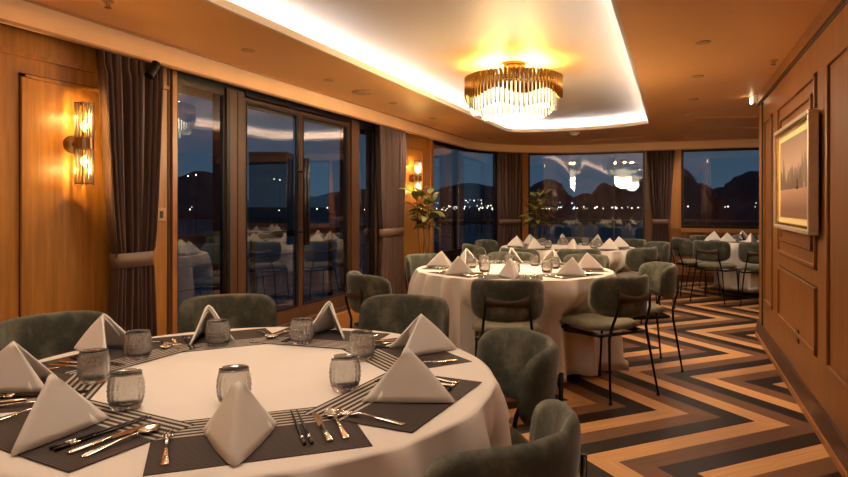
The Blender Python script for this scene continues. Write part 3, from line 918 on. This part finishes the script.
# ------------------------------------------------------------------ table settings
nap = thing('napkin', '', 'napkin')
def nap_mesh():
    A = Vector((0, .0, .130)); F = Vector((0, -.142, .002)); L = Vector((-.080, .095, .002)); Rr = Vector((.080, .095, .002))
    nb, ns = 25, 10
    def base(t):                        # t -1..1  L -> F -> R with a rounded front
        a = abs(t); e = L if t < 0 else Rr
        p = F.lerp(e, a)
        k = max(0, 1 - a / .10); p = p + Vector((0, .010 * k, 0))
        bulge = sin(pi * a) * .006
        n = Vector((-1 if t < 0 else 1, -.4, 0)).normalized()
        return p + n * bulge
    def fn(i, j):
        t = -1 + 2 * i / (nb - 1); s = j / (ns - 1)
        p = base(t).lerp(A, s)
        p.x += .012 * t * s * s; p.y += .006 * abs(t) * s * s
        p.z += .006 * sin(pi * s) * (1 - abs(t)) - .008 * s * s * abs(t)
        return tuple(p)
    return MB().grid(nb, ns, fn)
NS = 1.0
def sc_(m, k):
    m.v = [(a * k, b * k, c * k) for a, b, c in m.v]; return m
sc_(nap_mesh(), NS).build('folded_cloth', 'napkin', nap, smooth=True, solid=.007)
def inner_fold():
    A = Vector((0, .003, .120)); F = Vector((0, -.118, .003)); L = Vector((-.075, .060, .003)); Rr = Vector((.075, .060, .003))
    def fn(i, j):
        t = -1 + 2 * i / 16; s = j / 7; e = L if t < 0 else Rr
        p = F.lerp(e, abs(t)).lerp(A, s); return tuple(p)
    return MB().grid(17, 8, fn)
sc_(inner_fold(), NS).build('inner_fold', 'napkin', nap, smooth=True, solid=.004)

gl = thing('glass_tumbler', '', 'glass')
prof = [(.026, 0), (.034, .002), (.0385, .012), (.0420, .030), (.0430, .048), (.0415, .068), (.0385, .086), (.0375, .091), (.0355, .091), (.0365, .084), (.0390, .066), (.0400, .046), (.0385, .028), (.033, .014), (.010, .010)]
def dia(r, z, t, j):
    if .008 < z < .078 and j < JO:
        return r + .0025 * cos(9 * t + z * 260) * cos(9 * t - z * 260) * min(1, (z - .008) / .01, (.078 - z) / .01)
    return r
prof2 = []
for (p, q) in zip(prof[:8], prof[1:8] + prof[7:8]):
    for k in range(4): prof2.append((p[0] + (q[0] - p[0]) * k / 4, p[1] + (q[1] - p[1]) * k / 4))
JO = len(prof2); prof2 += prof[7:]
MB().lathe(prof2, 90, fn=dia).build('tumbler_body', 'tumbler', gl, smooth=True)
MB().lathe([(.0376, .0895), (.0382, .0915), (.0365, .0925), (.0352, .0915), (.0355, .0895), (.0376, .0895)], 28).build('rim', 'tumbler', gl, smooth=True)

pm = thing('placemat', '', 'placemat')
MB().box(-.225, .225, -.15, .15, 0, .0016).build('woven_mat', 'placemat', pm)

def flat_profile(mb, pts, t0=.0012, bend=None):
    """flat cutlery outline: pts = [(y, halfwidth, z)], box section"""
    vs = []
    for (y, w, z) in pts:
        vs += [(-w, y, z), (w, y, z), (w * .7, y, z + t0 * 2), (-w * .7, y, z + t0 * 2)]
    fs = []
    for i in range(len(pts) - 1):
        for k in range(4): fs.append((i * 4 + k, i * 4 + (k + 1) % 4, i * 4 + 4 + (k + 1) % 4, i * 4 + 4 + k))
    fs.append((0, 1, 2, 3)); m = 4 * (len(pts) - 1); fs.append((m + 3, m + 2, m + 1, m)); mb.add(vs, fs); return mb
fork = thing('fork', '', 'fork')
flat_profile(MB(), [(-.095, .006, .001), (-.09, .0095, .001), (-.06, .0075, .003), (-.02, .004, .005), (.0, .0032, .007)]).build('handle', 'gold', fork, smooth=True)
mb = flat_profile(MB(), [(0, .0032, .007), (.03, .004, .010), (.045, .011, .006), (.056, .012, .004)])
for k in range(4):
    x = -.0100 + k * .0067; mb.tube([(x, .054, .0055), (x, .075, .0035), (x * .96, .096, .007)], [.0018, .0017, .0010], 6)
mb.build('head', 'silver', fork, smooth=True)
knife = thing('knife', '', 'knife')
flat_profile(MB(), [(-.095, .006, .001), (-.09, .009, .001), (-.05, .0075, .002), (.0, .006, .003)], .0025).build('handle', 'gold', knife, smooth=True)
mb = MB(); mb.add([(-.008, 0, .002), (.006, 0, .002), (.009, .05, .002), (.008, .085, .002), (-.002, .112, .002), (-.008, .09, .002)] + [(-.008, 0, .0045), (.006, 0, .003), (.009, .05, .0025), (.008, .085, .0025), (-.002, .112, .0025), (-.008, .09, .0045)],
       [(0, 1, 2, 3, 4, 5), (6, 7, 8, 9, 10, 11)] + [(k, (k + 1) % 6, 6 + (k + 1) % 6, 6 + k) for k in range(6)])
mb.build('blade', 'silver', knife)
spoon = thing('spoon', '', 'spoon')
flat_profile(MB(), [(-.095, .006, .001), (-.09, .0095, .001), (-.06, .0075, .003), (-.01, .004, .007), (.04, .004, .008)]).build('handle', 'gold', spoon, smooth=True)
def bowl():
    vs, fs = [], []
    for i in range(7):
        r = i / 6
        for k in range(20):
            a = 2 * pi * k / 20; w = .020 * r * cos(a) * (1 - .12 * sin(a)); y = .066 + .030 * r * sin(a)
            vs.append((w, y, .0025 + .0075 * r * r))
    for i in range(6):
        for k in range(20): fs.append((i * 20 + k, i * 20 + (k + 1) % 20, (i + 1) * 20 + (k + 1) % 20, (i + 1) * 20 + k))
    return MB().add(vs, fs)
bowl().build('bowl', 'silver', spoon, smooth=True, solid=.0014)
chop = thing('chopstick', '', 'chopstick')
MB().tube([(0, -.06, .0042), (0, .118, .0035)], [.0038, .0022], 8).build('stick', 'chop', chop, smooth=True)
MB().tube([(0, -.115, .0046), (0, -.083, .0044)], [.0042, .0041], 8).build('end', 'chop', chop, smooth=True)
MB().tube([(0, -.083, .0044), (0, -.06, .0043)], [.0043, .0040], 8).build('silver_band', 'silver', chop, smooth=True)

def setting(T, R, phi, ph, grp, napr=.60, napx=-.03, glass=None, cut=True, naprot=0, level=0, glass_r=.30, glass_x=.02):
    """one place: phi = direction from the table centre, local +y points inward"""
    a = radians(phi); rz = a + pi / 2
    def loc(x, out, z):
        return (T[0] + out * cos(a) + x * cos(rz), T[1] + out * sin(a) + x * sin(rz), z)
    mo = R - .07 - .15
    place(pm, loc(0, mo, ZC + level * .0018), rz, 'striped grey woven placemat ' + ph, 'placemats on the ' + grp)
    zt = ZC + level * .0018 + .0017
    r_ = random.Random(int(phi * 7 + T[1] * 100))
    place(nap, loc(napx, napr * R / .757, zt), rz + radians(naprot), 'white napkin folded to a peak ' + ph, 'peaked napkins on the ' + grp)
    if glass: gx, gy = glass
    else: gx, gy, _ = loc(glass_x, glass_r * R / .757, 0)
    place(gl, (gx, gy, ZC), r_.uniform(0, 1), 'cut glass tumbler ' + ph, 'cut glass tumblers on the ' + grp)
    if cut:
        j = lambda s=1.5: radians(r_.uniform(-s, s))
        place(fork, loc(-.190, mo + .02, zt), rz + j(), 'fork ' + ph, 'forks on the ' + grp)
        place(chop, loc(.088, mo - .01, zt), rz + j(.6), 'inner black chopstick ' + ph, 'chopsticks on the ' + grp)
        place(chop, loc(.103, mo - .01, zt), rz + j(.6), 'outer black chopstick ' + ph, 'chopsticks on the ' + grp)
        place(knife, loc(.142, mo + .005, zt), rz + j(), 'knife with gold handle ' + ph, 'knives on the ' + grp)
        place(spoon, loc(.180, mo + .0, zt), rz + j(), 'spoon with gold handle ' + ph, 'spoons on the ' + grp)
g1 = {-49: (234, 402), -4: (345, 388), 52: (362, 358), 95: (302, 342.5), 139: (218, 344.5), 177: (138, 357.5), 216: (94, 381), 263: (126, 407)}
ph1 = {-49: 'at the front centre of the near table', -4: 'at the right edge of the near table', 52: 'at the back right of near table',
       95: 'at the back middle of near table', 139: 'at the back of near table, left half', 177: 'at the back left of the near table',
       216: 'at the left edge of the near table', 263: 'at the lower left corner of the near table'}
nx = {-49: (.575, -.045, -6), -4: (.56, .0, 5), 52: (.61, -.02, -14), 95: (.60, .0, 12), 139: (.56, .02, 0), 177: (.64, -.02, 6), 216: (.62, 0, 8), 263: (.58, -.01, 28)}
for i, phi in enumerate(g1):
    x, y = at(g1[phi][0], g1[phi][1] + 1, .755)
    nr, nxx, nrot = nx[phi]
    setting(T1, R1, phi, ph1[phi], 'near table', nr, nxx, (x, y), True, nrot, level=i % 2)
ph2 = {22: 'at the right rear of the middle table', 68: 'at the rear of middle table, right of centre', 105: 'at the rear of middle table, left of centre',
       147: 'at the left rear of the middle table', 184: 'at the left end of the middle table', 241: 'at the left front of the middle table',
       282: 'at front centre of middle table behind the chair back', 330: 'at the right front of the middle table'}
for i, phi in enumerate(ph2):
    setting(T2, R2, phi, ph2[phi], 'middle table', .58, 0, None, True, (i * 37) % 25 - 12, level=i % 2, glass_r=.33)
ph3 = {15: 'at the right end of the far table', 60: 'at the right rear of the far table', 105: 'at the rear centre of the far table', 150: 'at the left rear of the far table',
       195: 'at the left end of the far table', 240: 'at the left front of the far table', 285: 'at the front centre of the far table', 330: 'at the right front of the far table'}
for i, phi in enumerate(ph3):
    setting(T3, R3, phi, ph3[phi], 'far table', .58, 0, None, False, (i * 53) % 30 - 15, level=i % 2, glass_r=.36)
ph4 = {225: 'at the left of the small right table', 262: 'at the front of the small right table', 170: 'at the rear left of small right table', 100: 'at the rear of the small right table'}
for i, phi in enumerate(ph4):
    setting(T4, R4, phi, ph4[phi], 'small right table', .60, 0, None, False, 10 * i - 10, level=i % 2, glass_r=.25, glass_x=.12)

# ------------------------------------------------------------------ plants
def plant(label, x, y, H, spread, seed, zlo):
    rnd = random.Random(seed)
    t = thing('potted_plant', label, 'potted plant', (x, y, 0), 0, 'broad leaved plants by the windows')
    MB().lathe([(.12, 0), (.15, .05), (.175, .25), (.16, .44), (.17, .46), (.155, .46), (.14, .42), (.02, .41)], 28).build('pot', 'pot', t, smooth=True)
    MB().cyl((0, 0), .145, .405, .425, 20).build('soil', 'soil', t)
    lv = MB(); st = MB()
    for k in range(5):
        a = 2 * pi * k / 5 + rnd.random(); lean = spread * rnd.uniform(.15, .5)
        top = H - rnd.uniform(.0, .22)
        p0 = Vector((.04 * cos(a), .04 * sin(a), .42)); p1 = Vector((lean * cos(a), lean * sin(a), top - .04)); pm_ = (p0 + p1) / 2 + Vector((.03 * sin(a), .02, 0))
        st.tube([p0, pm_, p1], [.009, .008, .004], 6)
        for q in range(13):
            f = 1 - q / 12 * .95
            z = zlo + (top - zlo) * f; base = p1.lerp(pm_, 1 - f) if f < 1 else p1
            base = Vector((base.x, base.y, z - .02)); th = q * 2.4 + a; L = rnd.uniform(.15, .22); W = L * rnd.uniform(.20, .28)
            up = rnd.uniform(-.1, .8) if f < .75 else rnd.uniform(.5, 1.6)
            d = Vector((cos(th), sin(th), up)).normalized(); sd = Vector((-sin(th), cos(th), rnd.uniform(-.4, .4))).normalized(); nrm = d.cross(sd)
            vs = []; nseg = 7
            for i in range(nseg):
                u = i / (nseg - 1); w = W * (sin(pi * min(1, u ** .8 * .98 + .01)) ** .8); c = base + d * (L * u + .05) - Vector((0, 0, .06 * u * u)) 
                vs += [c - sd * w + nrm * w * .25, c, c + sd * w + nrm * w * .25]
            fs = []
            for i in range(nseg - 1):
                for s in (0, 1): fs.append((i * 3 + s, i * 3 + s + 1, i * 3 + 4 + s, i * 3 + 3 + s))
            lv.add(vs, fs)
            st.tube([base, base + d * .06], .003, 4)
    lv.build('foliage', 'leaf', t, smooth=True); st.build('stem', 'stem', t, smooth=True)
plant('broad leaved potted plant under the far wall lamp at the left', -2.84, 7.16, 1.44, .22, 4, .98)
plant('dark broad leaved potted plant before the back window beside the curved curtain', -1.98, 9.72, 1.45, .30, 9, .98)

# ------------------------------------------------------------------ outside
def rail():
    t = thing('deck_railing', 'dark outside deck railing with thin cables seen through the windows', 'railing')
    def strip(o0, o1, z0, z1, name):
        mb = MB(); slab(mb, 1.0, SEND + 2, o0, o1, z0, z1); mb.build(name, 'rail', t)
    strip(.95, 1.03, .90, .975, 'top_rail')
    for z in (.25, .47, .69): strip(.985, .993, z, z + .008, 'cable')
    for k in range(11):
        s = 2.3 + k * 1.65; mb = MB(); slab(mb, s, s + .05, .97, 1.01, -.05, .90); mb.build('post', 'rail', t)
rail()
mb = MB(); slab(mb, -2.6, SEND + 2, .12, 1.15, -.12, -.04); struct(mb.build('floor_deck', 'deck'))
mb = MB(); slab(mb, -2.6, SEND + 2, .12, 1.0, 2.30, 2.36); struct(mb.build('ceiling_deck', 'deck'))
o = MB().add([(-1500, -300, -5), (1500, -300, -5), (1500, 1500, -5), (-1500, 1500, -5)], [(0, 1, 2, 3)]).build('water', 'water'); struct(o)
def dirpos(px, D):
    k = (px - 424) / FPX; X, Z = k * D, D
    return X * CT - Z * ST, X * ST + Z * CT
# hills: (px centre, half width px, top y px)
hills = [(60, 90, 178, 300), (200, 42, 172, 300), (150, 60, 182, 340), (292, 60, 196, 380), (360, 60, 190, 360), (425, 40, 197, 380), (470, 50, 184, 300), (520, 34, 190, 320), (548, 26, 180, 330),
         (585, 20, 194, 300), (604, 17, 184, 280), (628, 22, 177, 280), (652, 24, 174, 300), (677, 26, 167, 290), (700, 22, 184, 300), (722, 26, 188, 310), (752, 30, 172, 280), (790, 40, 165, 280), (400, 200, 199, 500), (700, 160, 198, 480)]
for k, (px, hw, ty, D) in enumerate(hills):
    x, y = dirpos(px, D); h = (YH - ty) * D / FPX + EYE + 6; w = hw * D / FPX
    rnd = random.Random(k); p = [rnd.uniform(0, 6) for _ in range(4)]
    prof_ = [(1.3, 0), (1.15, .25), (.98, .42), (.90, .52), (.74, .66), (.66, .74), (.46, .88), (.30, .93), (.16, .985), (.02, 1.0)]
    def f_(r, z, t, j): return r * w * (1 + .16 * sin(3 * t + p[0] + j * .7) + .09 * sin(7 * t + p[1] + j * 1.7) + .06 * sin(13 * t + p[2] - j * 2.1))
    mb = MB().lathe([(r, z * h) for r, z in prof_], 36, fn=f_)
    mb.build('hill', 'hill', smooth=True, loc=(x, y, -5.5))['kind'] = 'structure'
# tower block on the shore, seen through the glass doors
x, y = dirpos(268, 150)
t = thing('apartment_tower', 'dim apartment tower on the far shore seen through the glass doors', 'building', (x, y, -5), TH)
w = 38 / 2 * 150 / FPX; h = (YH - 152) * 150 / FPX + 6.3
MB().box(-w, w, 0, 8, 0, h).build('tower_body', 'tower', t)
fl_ = MB()
for i in range(22): fl_.box(-w - .2, w + .2, -.6, 0, .5 + i * h / 22.5, .75 + i * h / 22.5)
fl_.build('balcony_bands', 'tower', t)
lamp = thing('shore_lamp', 'small distant lamp on the far shore', 'lamp', group='lamps along the far shore')
MB().sphere((0, 0, 0), .13, 8).build('lamp_head', 'town', lamp, smooth=True)
MB().tube([(0, 0, -1), (0, 0, 0)], .04, 5).build('pole', 'rail', lamp)
rnd = random.Random(21)
spots_ = []
for k in range(46): spots_.append((rnd.uniform(432, 500), rnd.choice([203, 206, 207, 208, 209, 210]) + rnd.uniform(-.6, .6)))
for k in range(30): spots_.append((rnd.uniform(528, 645), 207.5 + rnd.uniform(-1, 1.6)))
for (a, b) in ((466, 200.5), (470, 200.2), (474, 200.6), (478, 199.8), (481, 200.2), (557, 202.5), (560, 202.7), (572, 203), (688, 206.5), (725, 207), (728, 206.6), (755, 207), (756, 203)): spots_.append((a, b))
for k in range(16): spots_.append((rnd.uniform(178, 375), rnd.uniform(207, 211)))
for (a, b) in ((274, 179), (280, 180), (196, 175), (188, 176), (300, 203)): spots_.append((a, b))
LIT = bpy.data.objects['lamp_head']; blue = LIT.data.copy(); blue.materials[0] = M['town_blue']
for n_, (px, py) in enumerate(spots_):
    D = 140 if py > 185 else 120
    x, y = dirpos(px, D); z = EYE - (py - YH) * D / FPX
    o = lamp if n_ == 0 else copy_thing(lamp, (0, 0, 0), 0, lamp['label'])
    o.location = (x, y, z)
    sc_ = rnd.uniform(.25, 1.0)
    for c in o.children:
        if c.name.startswith('pole'): c.scale = (1, 1, z + 5)
        else:
            c.scale = (sc_,) * 3
            if 552 < px < 575: c.data = blue
# ------------------------------------------------------------------ world and view
w = bpy.data.worlds.new('dusk'); SC.world = w; w.use_nodes = True; nt = w.node_tree
bg = nt.nodes['Background']
tc = N(nt, 'ShaderNodeTexCoord'); sp = N(nt, 'ShaderNodeSeparateXYZ'); nt.links.new(tc.outputs['Generated'], sp.inputs[0])
nt.links.new(ramp(nt, sp.outputs[2], [(0, (.036, .066, .098)), (.12, (.026, .052, .084)), (.5, (.010, .022, .042))]), bg.inputs[0])
bg.inputs[1].default_value = 1.25
SC.view_settings.view_transform = 'Standard'; SC.view_settings.look = 'None'
SC.view_settings.exposure = 0.36; SC.view_settings.gamma = 1.0; SC.view_settings.use_curve_mapping = False
cy = SC.cycles
cy.use_denoising = True
try: cy.denoiser = 'OPENIMAGEDENOISE'
except Exception: pass
cy.max_bounces = 10; cy.diffuse_bounces = 4; cy.glossy_bounces = 4; cy.transmission_bounces = 8; cy.transparent_max_bounces = 12
cy.caustics_reflective = False; cy.caustics_refractive = False; cy.sample_clamp_indirect = 6.0
cy.blur_glossy = 1.0
